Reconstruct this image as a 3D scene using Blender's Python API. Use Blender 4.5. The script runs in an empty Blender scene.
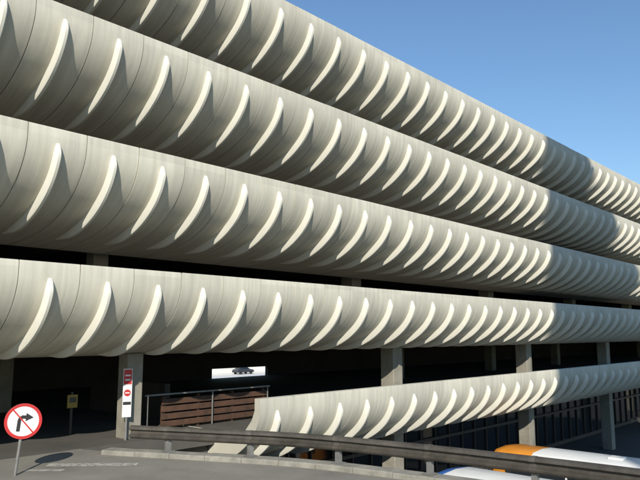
import bpy, math, random
from mathutils import Vector
random.seed(4)
scene=bpy.context.scene
# ---------------------------------------------------------------- helpers
def empty(name,loc=(0,0,0)):
    e=bpy.data.objects.new(name,None); e.location=loc; scene.collection.objects.link(e); return e
def mesh_obj(name,v,f,mat,parent=None,smooth=None,loc=(0,0,0),mats=None,midx=None):
    me=bpy.data.meshes.new(name); me.from_pydata(v,[],f); me.update()
    if mats:
        for m in mats: me.materials.append(m)
        for p,i in zip(me.polygons,midx): p.material_index=i
    else: me.materials.append(mat)
    if smooth is not None:
        me.shade_smooth(); me.set_sharp_from_angle(angle=math.radians(smooth))
    o=bpy.data.objects.new(name,me); o.location=loc; scene.collection.objects.link(o)
    if parent: o.parent=parent
    return o
BF=[(0,3,2,1),(4,5,6,7),(0,1,5,4),(1,2,6,5),(2,3,7,6),(3,0,4,7)]
class MB:
    def __init__(s): s.v=[];s.f=[];s.m=[]
    def box(s,x0,x1,y0,y1,z0,z1,m=0):
        b=len(s.v)
        s.v+=[(x0,y0,z0),(x1,y0,z0),(x1,y1,z0),(x0,y1,z0),(x0,y0,z1),(x1,y0,z1),(x1,y1,z1),(x0,y1,z1)]
        s.f+=[tuple(b+i for i in q) for q in BF]; s.m+=[m]*6
    def cyl(s,c,r,h,axis='z',n=20,m=0,r2=None):
        b=len(s.v); r2=r if r2 is None else r2
        for k,(rr,t) in enumerate(((r,0),(r2,h))):
            for i in range(n):
                a=2*math.pi*i/n; p,q=rr*math.cos(a),rr*math.sin(a)
                if axis=='z': s.v.append((c[0]+p,c[1]+q,c[2]+t))
                elif axis=='x': s.v.append((c[0]+t,c[1]+p,c[2]+q))
                else: s.v.append((c[0]+p,c[1]+t,c[2]+q))
        for i in range(n):
            j=(i+1)%n; s.f.append((b+i,b+j,b+n+j,b+n+i)); s.m.append(m)
        s.f.append(tuple(b+i for i in range(n))[::-1]); s.f.append(tuple(b+n+i for i in range(n))); s.m+=[m,m]
    def obj(s,name,mats,parent=None,smooth=None,bevel=0,loc=(0,0,0)):
        if not isinstance(mats,list): mats=[mats]
        o=mesh_obj(name,s.v,s.f,None,parent,smooth,loc,mats,s.m)
        if bevel:
            b=o.modifiers.new('b','BEVEL'); b.width=bevel; b.segments=2; b.limit_method='ANGLE'
        return o
def mat(name,c1,c2=None,scale=1.0,rough=.85,bump=0,metal=0,bscale=None,detail=6,stretch=(1,1,1),lo=.3,hi=.7):
    m=bpy.data.materials.new(name); m.use_nodes=True; nt=m.node_tree; N=nt.nodes; L=nt.links
    p=N['Principled BSDF']; p.inputs['Roughness'].default_value=rough; p.inputs['Metallic'].default_value=metal
    if c2 is None: c2=tuple(c*.85 for c in c1)
    tc=N.new('ShaderNodeTexCoord'); mp=N.new('ShaderNodeMapping'); mp.inputs['Scale'].default_value=stretch
    L.new(tc.outputs['Object'],mp.inputs['Vector'])
    n=N.new('ShaderNodeTexNoise'); n.inputs['Scale'].default_value=scale; n.inputs['Detail'].default_value=detail; n.inputs['Roughness'].default_value=.65
    L.new(mp.outputs[0],n.inputs['Vector'])
    r=N.new('ShaderNodeValToRGB'); r.color_ramp.elements[0].position=lo; r.color_ramp.elements[1].position=hi
    r.color_ramp.elements[0].color=(*c2,1); r.color_ramp.elements[1].color=(*c1,1)
    L.new(n.outputs['Fac'],r.inputs['Fac']); L.new(r.outputs['Color'],p.inputs['Base Color'])
    if bump:
        n2=N.new('ShaderNodeTexNoise'); n2.inputs['Scale'].default_value=bscale or scale*8; n2.inputs['Detail'].default_value=6
        L.new(tc.outputs['Object'],n2.inputs['Vector'])
        b=N.new('ShaderNodeBump'); b.inputs['Strength'].default_value=bump; b.inputs['Distance'].default_value=.02
        L.new(n2.outputs['Fac'],b.inputs['Height']); L.new(b.outputs[0],p.inputs['Normal'])
    return m
P=1.38; X0=6.45; D=14.0
def panel_mat(name,base,dark):
    m=mat(name,base,dark,scale=.35,rough=.75,bump=.12,bscale=9)
    nt=m.node_tree;N=nt.nodes;L=nt.links;p=N['Principled BSDF']
    src=p.inputs['Base Color'].links[0].from_socket
    tc=N.new('ShaderNodeTexCoord'); sx=N.new('ShaderNodeSeparateXYZ'); L.new(tc.outputs['Object'],sx.inputs[0])
    a=N.new('ShaderNodeMath');a.operation='ADD';a.inputs[1].default_value=-(X0-P/2)+P*100;L.new(sx.outputs['X'],a.inputs[0])
    d=N.new('ShaderNodeMath');d.operation='DIVIDE';d.inputs[1].default_value=P;L.new(a.outputs[0],d.inputs[0])
    fl=N.new('ShaderNodeMath');fl.operation='FLOOR';L.new(d.outputs[0],fl.inputs[0])
    z=N.new('ShaderNodeMath');z.operation='MULTIPLY';z.inputs[1].default_value=1/2.97;L.new(sx.outputs['Z'],z.inputs[0])
    z2=N.new('ShaderNodeMath');z2.operation='ADD';z2.inputs[1].default_value=.55;L.new(z.outputs[0],z2.inputs[0])
    zf=N.new('ShaderNodeMath');zf.operation='FLOOR';L.new(z2.outputs[0],zf.inputs[0])
    cb=N.new('ShaderNodeCombineXYZ');L.new(fl.outputs[0],cb.inputs[0]);L.new(zf.outputs[0],cb.inputs[1])
    wn=N.new('ShaderNodeTexWhiteNoise');wn.noise_dimensions='3D';L.new(cb.outputs[0],wn.inputs['Vector'])
    mr=N.new('ShaderNodeMapRange');mr.inputs['To Min'].default_value=.90;mr.inputs['To Max'].default_value=1.03;L.new(wn.outputs['Value'],mr.inputs['Value'])
    mp=N.new('ShaderNodeMapping');mp.inputs['Scale'].default_value=(7,.5,.5);L.new(tc.outputs['Object'],mp.inputs['Vector'])
    sn=N.new('ShaderNodeTexNoise');sn.inputs['Scale'].default_value=1;sn.inputs['Detail'].default_value=5;L.new(mp.outputs[0],sn.inputs['Vector'])
    sr=N.new('ShaderNodeMapRange');sr.inputs['From Min'].default_value=.35;sr.inputs['From Max'].default_value=.65;sr.inputs['To Min'].default_value=.83;sr.inputs['To Max'].default_value=1.0;L.new(sn.outputs['Fac'],sr.inputs['Value'])
    mu=N.new('ShaderNodeMath');mu.operation='MULTIPLY';L.new(mr.outputs[0],mu.inputs[0]);L.new(sr.outputs[0],mu.inputs[1])
    vm=N.new('ShaderNodeVectorMath');vm.operation='SCALE';L.new(src,vm.inputs[0]);L.new(mu.outputs[0],vm.inputs['Scale'])
    L.new(vm.outputs[0],p.inputs['Base Color'])
    return m
M_pan=panel_mat('precast_concrete',(.68,.65,.53),(.57,.54,.44))
M_rib=mat('rib_concrete',(.78,.755,.645),(.70,.675,.575),scale=1.5,bump=.1)
M_dark=mat('joint_dark',(.05,.05,.045))
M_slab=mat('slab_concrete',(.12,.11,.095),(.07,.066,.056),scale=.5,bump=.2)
M_col=mat('column_concrete',(.33,.31,.25),(.22,.20,.16),scale=1.5,bump=.3)
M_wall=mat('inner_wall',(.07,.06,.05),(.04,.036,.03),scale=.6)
M_road=mat('asphalt',(.28,.26,.215),(.18,.168,.14),scale=.6,bump=.6,bscale=50,rough=.9,detail=12)
M_ground=mat('ground_asphalt',(.10,.098,.09),(.065,.063,.06),scale=.3,bump=.4,bscale=40,rough=.9)
M_kerb=mat('kerb_concrete',(.34,.32,.265),(.19,.18,.15),scale=3,bump=.3)
M_rail=mat('weathered_steel',(.12,.107,.088),(.05,.044,.036),scale=2.5,rough=.55,metal=.3,bump=.1,detail=10)
M_rust=mat('rusty_steel',(.12,.058,.032),(.045,.027,.018),scale=3,rough=.8,bump=.3,detail=10)
M_white=mat('white_paint',(.78,.78,.75),(.70,.70,.67),rough=.4)
M_red=mat('red_paint',(.55,.03,.03),rough=.4)
M_black=mat('black_paint',(.02,.02,.02),rough=.5)
M_yel=mat('yellow_paint',(.35,.25,.06),rough=.5)
M_orange=mat('orange_paint',(.75,.28,.03),rough=.3)
M_blue=mat('blue_paint',(.04,.16,.5),rough=.3)
M_tyre=mat('tyre_rubber',(.02,.02,.02),rough=.9)
M_grey=mat('grey_metal',(.27,.265,.25),(.17,.165,.15),scale=5,rough=.6,metal=.3)
M_dkmet=mat('dark_frame',(.06,.055,.05),rough=.5)
M_mark=mat('road_paint',(.50,.48,.42),(.23,.215,.18),scale=9,rough=.8,lo=.42,hi=.58)
M_glass=mat('dark_glass',(.02,.025,.03),rough=.06)
M_lgt=mat('pale_render',(.75,.73,.68),(.68,.66,.6),scale=.3)
M_brick=mat('office_cladding',(.35,.30,.25),(.28,.24,.2),scale=.4)
M_dcar=mat('dark_car_paint',(.03,.035,.05),rough=.25)
# ---------------------------------------------------------------- car park
cp=empty('multi_storey_car_park')
LIPS=[1.05,4.45,7.50,10.48,13.42]
B0,B1,B2,B3=(0,.34),(.04,1.10),(.95,1.98),(2.85,2.14)
def bz(t):
    u=1-t
    p=[u**3*a+3*u*u*t*b+3*u*t*t*c+t**3*d for a,b,c,d in zip(B0,B1,B2,B3)]
    q=[3*u*u*(b-a)+6*u*t*(c-b)+3*t*t*(d-c) for a,b,c,d in zip(B0,B1,B2,B3)]
    l=math.hypot(*q)
    return p[0],p[1],-q[1]/l,q[0]/l
NS=24
PR=[(.66,.97),(.34,.62),(.22,.34),(.22,.0),(.05,0),(.012,.012),(0,.05),(0,.34)]+[bz(i/NS)[:2] for i in range(1,NS+1)]+[(3.5,2.19),(4.2,2.22),(4.2,1.30)]
def build_level(k,lip,xa,xb):
    v=[];f=[]
    n=len(PR); off=[]
    for i,(d,h) in enumerate(PR):
        a=PR[max(i-1,0)];b=PR[min(i+1,n-1)]
        tx,ty=b[0]-a[0],b[1]-a[1];l=math.hypot(tx,ty) or 1;tx/=l;ty/=l
        off.append((d+ty*.06,h-tx*.06))
    nk=int(round((xb-xa)/P))
    for c in range(nk):
        x0=xa+c*P+.010; x1=xa+(c+1)*P-.010; jit=random.uniform(-.007,.007)
        b=len(v)
        for x in (x0,x1):
            for d,h in PR: v.append((x,D+d+jit,lip-h))
        for x in (x0,x1):
            for d,h in off: v.append((x,D+d+jit,lip-h))
        for i in range(n-1):
            f.append((b+i,b+i+1,b+n+i+1,b+n+i))
            if 4<i<n-3:
                f.append((b+i,b+2*n+i,b+2*n+i+1,b+i+1)); f.append((b+n+i,b+n+i+1,b+3*n+i+1,b+3*n+i))
    mesh_obj('parapet_panels_level_%d'%k,v,f,M_pan,cp,smooth=35)
    v=[];f=[]
    bp=[(.06,.04),(.055,.34)]+[(bz(i/NS)[0]-bz(i/NS)[2]*.055,bz(i/NS)[1]-bz(i/NS)[3]*.055) for i in range(1,NS+1)]
    for x in (xa+.02,xb-.02):
        for d,h in bp: v.append((x,D+d,lip-h))
    m=len(bp)
    for i in range(m-1): f.append((i,i+1,m+i+1,m+i))
    mesh_obj('parapet_backing_level_%d'%k,v,f,M_dark,cp,smooth=35)
    for s,x in (('a',xa+.012),('b',xb-.012)):
        vv=[(x,D+d,lip-h) for d,h in PR]+[(x,D+4.2,lip-1.04),(x,D+.72,lip-1.04)]
        mesh_obj('parapet_end_%s_%d'%(s,k),vv,[tuple(range(len(vv)))],M_pan,cp)
    v=[];f=[]
    R=32
    c0=math.ceil((xa-X0)/P); c1=math.floor((xb-X0)/P)
    for c in range(c0,c1+1):
        x=X0+c*P; b=len(v)
        for i in range(R+1):
            s=i/R; t=.01+.975*s
            d,h,nx,ny=bz(t)
            up=math.sin(min(1,s/.12)*math.pi/2)
            dn=min(1,(1-s)/.22); dn=math.sin(dn*math.pi/2)
            pr=.02+.185*up*dn*(.72+.28*math.sin(math.pi*s))
            wb=.082*(.55+.45*up)*(.45+.55*dn); wc=.046*(.5+.5*up)*(.5+.5*dn)
            d0,h0=d-nx*.03,h-ny*.03; dm,hm=d+nx*pr*.82,h+ny*pr*.82; d1,h1=d+nx*pr,h+ny*pr
            v+=[(x-wb,D+d0,lip-h0),(x-wc-.012,D+dm,lip-hm),(x-wc+.014,D+d1,lip-h1),(x+wc-.014,D+d1,lip-h1),(x+wc+.012,D+dm,lip-hm),(x+wb,D+d0,lip-h0)]
        for i in range(R):
            q=b+i*6
            for w in range(5): f.append((q+w,q+6+w,q+7+w,q+1+w))
        f.append(tuple(b+w for w in range(6))); f.append(tuple(b+R*6+w for w in range(6))[::-1])
    mesh_obj('parapet_ribs_level_%d'%k,v,f,M_rib,cp,smooth=38)
XW=X0-P*19.5; XE=X0+P*62.5
XEst=X0+P*4.5
for k,l in enumerate(LIPS):
    build_level(k,l,XEst if k==0 else XW,XE)
YB=34.0
mb=MB()
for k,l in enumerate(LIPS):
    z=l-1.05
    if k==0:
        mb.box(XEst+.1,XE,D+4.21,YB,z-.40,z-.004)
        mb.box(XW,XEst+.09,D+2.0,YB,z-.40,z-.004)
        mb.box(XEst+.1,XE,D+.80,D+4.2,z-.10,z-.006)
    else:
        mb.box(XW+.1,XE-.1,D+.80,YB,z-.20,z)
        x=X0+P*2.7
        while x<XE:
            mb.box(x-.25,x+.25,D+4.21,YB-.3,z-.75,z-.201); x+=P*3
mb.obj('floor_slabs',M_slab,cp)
mb=MB()
XC=[10.2+12.42*i for i in range(-3,7)]
for x in XC:
    for y in (16.75,25.5):
        if y>20 and 20<x<24: continue
        zb=-5 if x>12 else -.01
        w=.33 if x>12 else .25
        mb.box(x-w,x+w,y-w,y+w,zb,2.33 if y<20 else 3.1)
        for k in range(1,4):
            mb.box(x-w,x+w,y+2.2-w,y+2.2+w,LIPS[k]-1.05,LIPS[k+1]-1.28)
mb.obj('columns',M_col,cp,bevel=.03)
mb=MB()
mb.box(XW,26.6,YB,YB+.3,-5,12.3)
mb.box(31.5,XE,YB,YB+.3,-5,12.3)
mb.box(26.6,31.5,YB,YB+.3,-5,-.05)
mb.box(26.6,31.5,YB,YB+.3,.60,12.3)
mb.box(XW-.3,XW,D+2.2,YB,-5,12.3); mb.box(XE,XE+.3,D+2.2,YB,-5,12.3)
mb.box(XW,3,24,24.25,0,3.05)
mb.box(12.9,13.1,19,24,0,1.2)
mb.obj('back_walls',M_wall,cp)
mb=MB()
mb.box(XEst,XE,19.9,20,-5,-.4,0)
x=XEst
while x<XE:
    mb.box(x-.04,x+.04,19.8,19.899,-5,-.42,1); x+=1.38
mb.box(XEst,XE,19.78,19.898,-2.75,-2.6,1)
mb.box(XEst,XE,19.78,19.898,-4.95,-4.7,1)
mb.obj('concourse_glazing',[M_glass,M_dkmet],cp)
mb=MB(); mb.box(XW,XEst,16.3,16.6,-5,-.42); mb.obj('undercroft_wall',M_slab,cp)
# ---------------------------------------------------------------- ground & elevated road
mesh_obj('ground',[(-1500,-1500,-5),(1500,-1500,-5),(1500,1500,-5),(-1500,1500,-5)],[(0,1,2,3)],M_ground)
rail_pts=[(8.0,16.2),(8.6,14.7),(9.6,12.7),(10.65,10.4),(11.2,8.1),(11.5,6.07),(11.7,3.65),(11.75,0),(11.6,-5),(11.4,-12)]
def cr(pts,n=14):
    out=[]
    q=[Vector(p) for p in pts]
    q=[q[0]*2-q[1]]+q+[q[-1]*2-q[-2]]
    for i in range(1,len(q)-2):
        for j in range(n):
            t=j/n;a,b,c,d=q[i-1:i+3]
            out.append(.5*((2*b)+(c-a)*t+(2*a-5*b+4*c-d)*t*t+(3*b-a-3*c+d)*t**3))
    out.append(q[-2]); return out
RC=cr(rail_pts)
def normals(C):
    r=[]
    for i in range(len(C)):
        t=(C[min(i+1,len(C)-1)]-C[max(i-1,0)]).normalized()
        r.append(Vector((-t.y,t.x)))
    return r
RN=normals(RC)
def sweep(name,C,Nn,profile,matl,parent=None,closed=True,smooth=None):
    v=[];f=[];m=len(profile)
    for c,n in zip(C,Nn):
        for o,z in profile: v.append((c.x+n.x*o,c.y+n.y*o,z))
    for i in range(len(C)-1):
        for j in range(m if closed else m-1):
            a=i*m+j;b=i*m+(j+1)%m
            f.append((a,b,b+m,a+m))
    if closed:
        f.append(tuple(range(m))[::-1]); f.append(tuple((len(C)-1)*m+j for j in range(m)))
    return mesh_obj(name,v,f,matl,parent,smooth)
edge=[(c.x+n.x*.26,c.y+n.y*.26) for c,n in zip(RC,RN)]
edge=[p for p in edge if p[1]<=15.95]
poly=edge+[(11.4,-40),(-40,-40),(-40,15.99),(edge[0][0],15.99)]
n=len(poly)
v=[(x,y,0) for x,y in poly]+[(x,y,-.6) for x,y in poly]
f=[tuple(range(n)),tuple(range(2*n-1,n-1,-1))]+[(i,n+i,n+(i+1)%n,(i+1)%n) for i in range(n)]
road=mesh_obj('road',v,f,M_road)
sel=[i for i,c in enumerate(RC) if c.y<15.0]
C2=[RC[i] for i in sel];N2=[RN[i] for i in sel]
kv=[];kf=[]
prof_k=[(-.16,-.05),(-.16,.09),(-.14,.11),(.24,.11),(.27,.09),(.27,-.05)]
L_=[0]
for i in range(1,len(C2)): L_.append(L_[-1]+(C2[i]-C2[i-1]).length)
def at(s):
    for i in range(1,len(L_)):
        if L_[i]>=s:
            t=(s-L_[i-1])/(L_[i]-L_[i-1]); return C2[i-1].lerp(C2[i],t),N2[i-1].lerp(N2[i],t).normalized()
    return C2[-1],N2[-1]
s=0
while s<L_[-1]-.9:
    b=len(kv); jz=random.uniform(-.004,.004)
    for q in (0,.5,1):
        c,nn=at(s+.006+q*.898)
        for o,z in prof_k: kv.append((c.x+nn.x*o,c.y+nn.y*o,z+jz))
    for i in range(2):
        for j in range(5):
            a=b+i*6+j; kf.append((a,a+1,a+7,a+6))
    kf.append(tuple(b+j for j in range(6))[::-1]); kf.append(tuple(b+12+j for j in range(6)))
    s+=.91
mesh_obj('kerb',kv,kf,M_kerb)
sweep('retaining_wall',C2,N2,[(-.12,-5),(-.12,-.6),(.18,-.6),(.18,-5)],M_col)
mb=MB()
def quad(x0,y0,x1,y1,w):
    d=Vector((x1-x0,y1-y0)).normalized();nn=Vector((-d.y,d.x))*w/2
    b=len(mb.v); mb.v+=[(x0-nn.x,y0-nn.y,.004),(x1-nn.x,y1-nn.y,.004),(x1+nn.x,y1+nn.y,.004),(x0+nn.x,y0+nn.y,.004)]
    mb.f.append((b,b+1,b+2,b+3)); mb.m.append(0)
quad(6.9,14.6,8.3,13.2,.34)
quad(6.3,14.4,6.9,13.8,.2)
quad(3,9,3,6,.12); quad(3,3,3,0,.12)
mb.obj('road_markings',M_mark)
M_patch=mat('asphalt_patch',(.17,.158,.13),(.13,.12,.10),scale=1,bump=.5,bscale=60)
mesh_obj('road_patch',[(4.2,12.2,.003),(6.0,10.2,.003),(7.2,11.1,.003),(5.3,13.0,.003)],[(0,1,2,3)],M_patch)
# ---------------------------------------------------------------- guard rail
gr=empty('guard_rail')
zc=.545
Wp=[(-.005,.155),(-.045,.135),(-.085,.10),(-.085,.065),(-.01,.03),(-.01,-.03),(-.085,-.065),(-.085,-.10),(-.045,-.135),(-.005,-.155)]
pr=[(o,zc+z) for o,z in Wp]+[(o+.006,zc+z) for o,z in Wp[::-1]]
sel=[i for i,c in enumerate(RC) if c.y<14.4]
C3=[RC[i] for i in sel];N3=[RN[i] for i in sel]
sweep('beam',C3,N3,pr,M_rail,gr,smooth=50)
mb=MB(); acc=0;nxt=.9
lap=[]
for i in range(1,len(C3)):
    acc+=(C3[i]-C3[i-1]).length
    if acc>=nxt:
        nxt+=2.1
        x,y=C3[i];nn=N3[i]
        px,py=x+nn.x*.09,y+nn.y*.09
        mb.box(px-.06,px+.06,py-.05,py+.05,.1,.68)
        mb.box(px-.12,px+.12,py-.12,py+.12,.117,.135)
        lap.append(i)
mb.obj('posts',M_grey,gr)
M_lap=mat('lap_steel',(.14,.125,.105),(.07,.062,.05),scale=4,rough=.55,metal=.3)
for q,i in enumerate(lap[:6]):
    a=[C3[i-1].lerp(C3[i],.6),C3[i],C3[i].lerp(C3[min(i+1,len(C3)-1)],.4)]
    sweep('lap_joint_%d'%q,a,[N3[i-1],N3[i],N3[i]],[(o-.007,z) for o,z in pr[:10]],M_lap,gr,closed=False,smooth=50)
# ---------------------------------------------------------------- rusty barrier on the ramp
rb=empty('rusty_barrier')
mb=MB()
for i,z in enumerate((.08,.30,.52,.74)):
    mb.box(11.6,15.9,17.20+random.uniform(0,.02),17.26,z,z+.17)
for x in (11.7,13.0,14.4,15.8): mb.box(x-.05,x+.05,17.27,17.37,0,.98)
mb.obj('rails',M_rust,rb,bevel=.01)
hr=empty('handrail')
mb=MB(); mb.box(10.9,15.9,17.05,17.09,1.04,1.09)
for x in (11.0,13.4,15.8): mb.box(x-.02,x+.02,17.05,17.09,0,1.04)
mb.obj('tube',M_grey,hr,bevel=.01)
# ---------------------------------------------------------------- no right turn sign
ts=empty('traffic_sign',(5.95,14.0,0))
ts.rotation_euler=(0,math.radians(5),math.atan2(14.0,5.95)-math.pi/2)
zc2=1.09
mb=MB(); mb.cyl((0,.035,-.02),.032,1.35,m=0); mb.box(-.2,.2,.0005,.012,zc2+.10,zc2+.14); mb.box(-.2,.2,.0005,.012,zc2-.14,zc2-.10); mb.obj('post',M_grey,ts,smooth=30)
RD=.36
def disc(name,r0,r1,y,m):
    v=[];n=48
    for i in range(n):
        a=2*math.pi*i/n
        v.append((r1*math.cos(a),y,zc2+r1*math.sin(a)))
        v.append((r0*math.cos(a),y,zc2+r0*math.sin(a)))
    if r0==0:
        v=[v[2*i] for i in range(n)]; f=[tuple(range(n))]
    else: f=[(2*i,2*((i+1)%n),2*((i+1)%n)+1,2*i+1) for i in range(n)]
    return mesh_obj(name,v,f,m,ts)
mb=MB(); mb.cyl((0,-.012,zc2),RD,.012,axis='y',n=48); mb.obj('plate',M_grey,ts)
disc('face',0,RD,-.016,M_white); disc('ring',.30,RD,-.019,M_red)
def strip(name,pts,y,m): return mesh_obj(name,[(x,y,zc2+z) for x,z in pts],[tuple(range(len(pts)))],m,ts)
strip('arrow_stem',[(-.11,-.21),(-.04,-.21),(-.04,.02),(-.11,.02)],-.019,M_black)
strip('arrow_bend',[(-.11,.0205),(-.04,.0205),(-.01,.05),(.04,.05),(.04,.12),(-.03,.12),(-.09,.08)],-.019,M_black)
strip('arrow_head',[(.0405,.17),(.19,.085),(.0405,0)],-.019,M_black)
c=.7071
strip('slash',[(-.30*c-.02,.30*c-.0),(-.30*c+.0,.30*c+.02),(.30*c+.02,-.30*c+.0),(.30*c-.0,-.30*c-.02)],-.022,M_red)
# ---------------------------------------------------------------- signs on the column
cs=empty('no_entry_sign',(9.85,16.3,0)); cs.rotation_euler=(0,0,math.radians(-25))
mb=MB()
mb.box(-.12,.12,0,.03,.62,1.92,1)
mb.box(-.105,.105,-.008,-.001,1.50,1.90,0)
mb.box(-.07,.07,-.014,-.009,1.72,1.76,1)
mb.box(-.07,.07,-.014,-.009,1.60,1.64,1)
mb.box(-.105,.105,-.008,-.001,.95,1.03,2)
mb.cyl((0,-.008,1.27),.09,.007,axis='y',n=28,m=0)
mb.box(-.06,.06,-.014,-.009,1.255,1.285,1)
mb.box(-.025,.025,.031,.08,0,2.0,3)
mb.obj('board',[M_red,M_white,M_black,M_grey],cs)
ys=empty('notice_board',(9.35,18.4,0))
mb=MB(); mb.box(-.15,.15,0,.04,.75,1.12,0); mb.box(-.10,.10,-.01,-.001,.9,1.05,1); mb.box(-.03,.03,.041,.1,0,1.2,2); mb.obj('board',[M_yel,M_slab,M_dkmet],ys)
# ---------------------------------------------------------------- buses
def bus(x,y,body,accent,al,name='bus',hs=1.0):
    e=empty(name,(x,y,-5)); e.scale=(1,1,hs); L=11.0; W=1.25
    sec=[(-W,.35),(-W,1.2),(-W+.03,2.5),(-W+.12,2.85),(-W+.35,3.0),(0,3.06),(W-.35,3.0),(W-.12,2.85),(W-.03,2.5),(W,1.2),(W,.35)]
    st=[(0,.90,-.12),(.12,.97,-.03),(.4,1,0)]+[(1.0+i*.9,1,0) for i in range(10)]+[(L-.5,1,0),(L-.15,.97,-.04),(L,.88,-.15)]
    v=[];f=[];mi=[]
    for yy,s,dz in st:
        for a,z in sec: v.append((a*s,yy,z if z<1 else z+dz))
    m=len(sec)
    for i in range(len(st)-1):
        for j in range(m-1):
            f.append((i*m+j,(i+1)*m+j,(i+1)*m+j+1,i*m+j+1)); mi.append(1 if (st[i][0]>L-al) else 0)
        f.append((i*m+m-1,(i+1)*m+m-1,(i+1)*m,i*m)); mi.append(1)
    f.append(tuple(range(m))); mi.append(0); f.append(tuple((len(st)-1)*m+j for j in range(m))[::-1]); mi.append(1)
    mesh_obj('body',v,f,None,e,50,mats=[body,accent],midx=mi)
    mb=MB()
    for s in (-1,1):
        for i in range(7):
            y0=.7+i*1.38
            xs=sorted((s*(W-.02),s*(W+.012)))
            mb.box(xs[0],xs[1],y0,y0+1.28,1.35,2.35)
    mb.box(-1.05,1.05,L-.06,L+.03,1.15,2.5); mb.box(-.95,.95,-.03,.05,1.5,2.4)
    mb.obj('windows',M_glass,e,bevel=.01)
    mb=MB()
    for yy in (2.6,8.6):
        for s in (-1,1):
            x0=W-.28 if s>0 else -W-.02
            mb.cyl((x0,yy,.48),.48,.30,axis='x',n=24)
    mb.obj('wheels',M_tyre,e,smooth=30)
    mb=MB(); mb.box(-.5,.5,2.0,3.6,3.0,3.16); mb.box(-.3,.3,5.6,6.2,3.0,3.12); mb.box(-W+.1,W-.1,-.06,.02,.4,.6); mb.box(-W+.1,W-.1,L-.02,L+.08,.4,.65)
    mb.obj('roof_vents',body,e,bevel=.04)
    mb=MB()
    for s in (-1,1): mb.box(s*1.38-.07,s*1.38+.07,L-.1,L,1.7,2.1); mb.box(min(s*1.2,s*1.4),max(s*1.2,s*1.4),L-.07,L-.03,2.12,2.16)
    mb.obj('mirrors',M_black,e,bevel=.02)
    return e
bus(28.6,3.9,M_white,M_orange,2.4,hs=.92)
bus(21.2,2.4,M_white,M_blue,1.5)
# ---------------------------------------------------------------- parked car beyond
def car(x,y,z,rot,paint):
    e=empty('parked_car',(x,y,z)); e.rotation_euler=(0,0,rot)
    side=[(-2.1,.35),(-2.12,.75),(-1.9,.92),(-1.55,.98),(-1.05,1.38),(.35,1.42),(1.05,.98),(1.9,.82),(2.1,.6),(2.1,.35)]
    n=len(side); v=[]
    for yy in (-.85,.85):
        for a,b in side: v.append((a,yy*(.82 if b>1.1 else 1),b))
    f=[tuple(range(n)),tuple(range(2*n-1,n-1,-1))]+[(i,n+i,n+(i+1)%n,(i+1)%n) for i in range(n)]
    o=mesh_obj('body',v,f,paint,e); b=o.modifiers.new('b','BEVEL');b.width=.06;b.segments=3
    mb=MB()
    for s in (-1,1):
        v0=len(mb.v)
        mb.v+=[(-1.35,s*.86,.98),(.85,s*.86,.98),(.3,s*.725,1.36),(-1.0,s*.725,1.36)]; mb.f.append((v0,v0+1,v0+2,v0+3)); mb.m.append(0)
    mb.obj('windows',M_glass,e)
    mb=MB()
    for a in (-1.3,1.3):
        for s in (-.88,.68): mb.cyl((a,s,.32),.32,.2,axis='y')
    mb.obj('wheels',M_tyre,e)
    return e
car(84.5,98.3,-5,0,M_dcar)
mb=MB(); mb.box(60,115,101,101.4,-5,-1.5,0); mb.box(60,115,100.9,101.5,-1.499,-1.35,0)
mb.obj('boundary_wall',M_lgt)
mesh_obj('pavement',[(60,70,-4.99),(115,70,-4.99),(115,100.8,-4.99),(60,100.8,-4.99)],[(0,1,2,3)],M_lgt)
# ---------------------------------------------------------------- office tower behind the viewer (its shadow crosses the facade)
ot=empty('office_tower')
tx0,tx1,ty0,ty1,tz=-9,-4.4,-53,-28,47.0
mb=MB(); mb.box(tx0,tx1,ty0,ty1,-5,tz,0); mb.box(tx0-.1,tx1+.1,ty0-.1,ty1+.1,tz,tz+.5,0)
mb.obj('walls',M_brick,ot)
mb=MB()
z=-3
while z<tz-2:
    y=ty0+1
    while y<ty1-2:
        mb.box(tx1+.001,tx1+.05,y,y+1.6,z,z+1.5); mb.box(tx0-.05,tx0-.001,y,y+1.6,z,z+1.5); y+=2.4
    x=tx0+.6
    while x<tx1-1.5:
        mb.box(x,x+1.4,ty1+.001,ty1+.05,z,z+1.5); x+=1.8
    z+=3
mb.obj('windows',M_glass,ot)
# ---------------------------------------------------------------- light, sky, camera
AZ=math.radians(45); EL=math.radians(29)
to_sun=Vector((-math.sin(AZ)*math.cos(EL),-math.cos(AZ)*math.cos(EL),math.sin(EL)))
sl=bpy.data.lights.new('sun','SUN'); sl.energy=5.0; sl.angle=math.radians(.5); sl.color=(1,.94,.84)
so=bpy.data.objects.new('sun',sl); so.rotation_euler=(-to_sun).to_track_quat('-Z','Y').to_euler(); so.location=(0,0,60); scene.collection.objects.link(so)
w=bpy.data.worlds.new('World'); scene.world=w; w.use_nodes=True
nt=w.node_tree; bg=nt.nodes['Background']; sk=nt.nodes.new('ShaderNodeTexSky'); sk.sky_type='NISHITA'; sk.sun_disc=False
sk.sun_elevation=EL; sk.sun_rotation=math.atan2(to_sun.x,to_sun.y)%(2*math.pi); sk.air_density=1.35; sk.dust_density=0; sk.ozone_density=6.0
nt.links.new(sk.outputs[0],bg.inputs[0]); bg.inputs[1].default_value=.14
cam=bpy.data.cameras.new('camera'); co=bpy.data.objects.new('camera',cam); scene.collection.objects.link(co)
cam.sensor_width=36; cam.lens=36*650/640; cam.clip_end=4000
th=math.radians(42.7); ph=math.radians(8.14)
co.location=(0,0,2.9)
co.rotation_euler=Vector((math.cos(th)*math.cos(ph),math.sin(th)*math.cos(ph),math.sin(ph))).to_track_quat('-Z','Y').to_euler()
scene.camera=co
scene.view_settings.view_transform='Standard'; scene.view_settings.look='None'; scene.view_settings.exposure=0
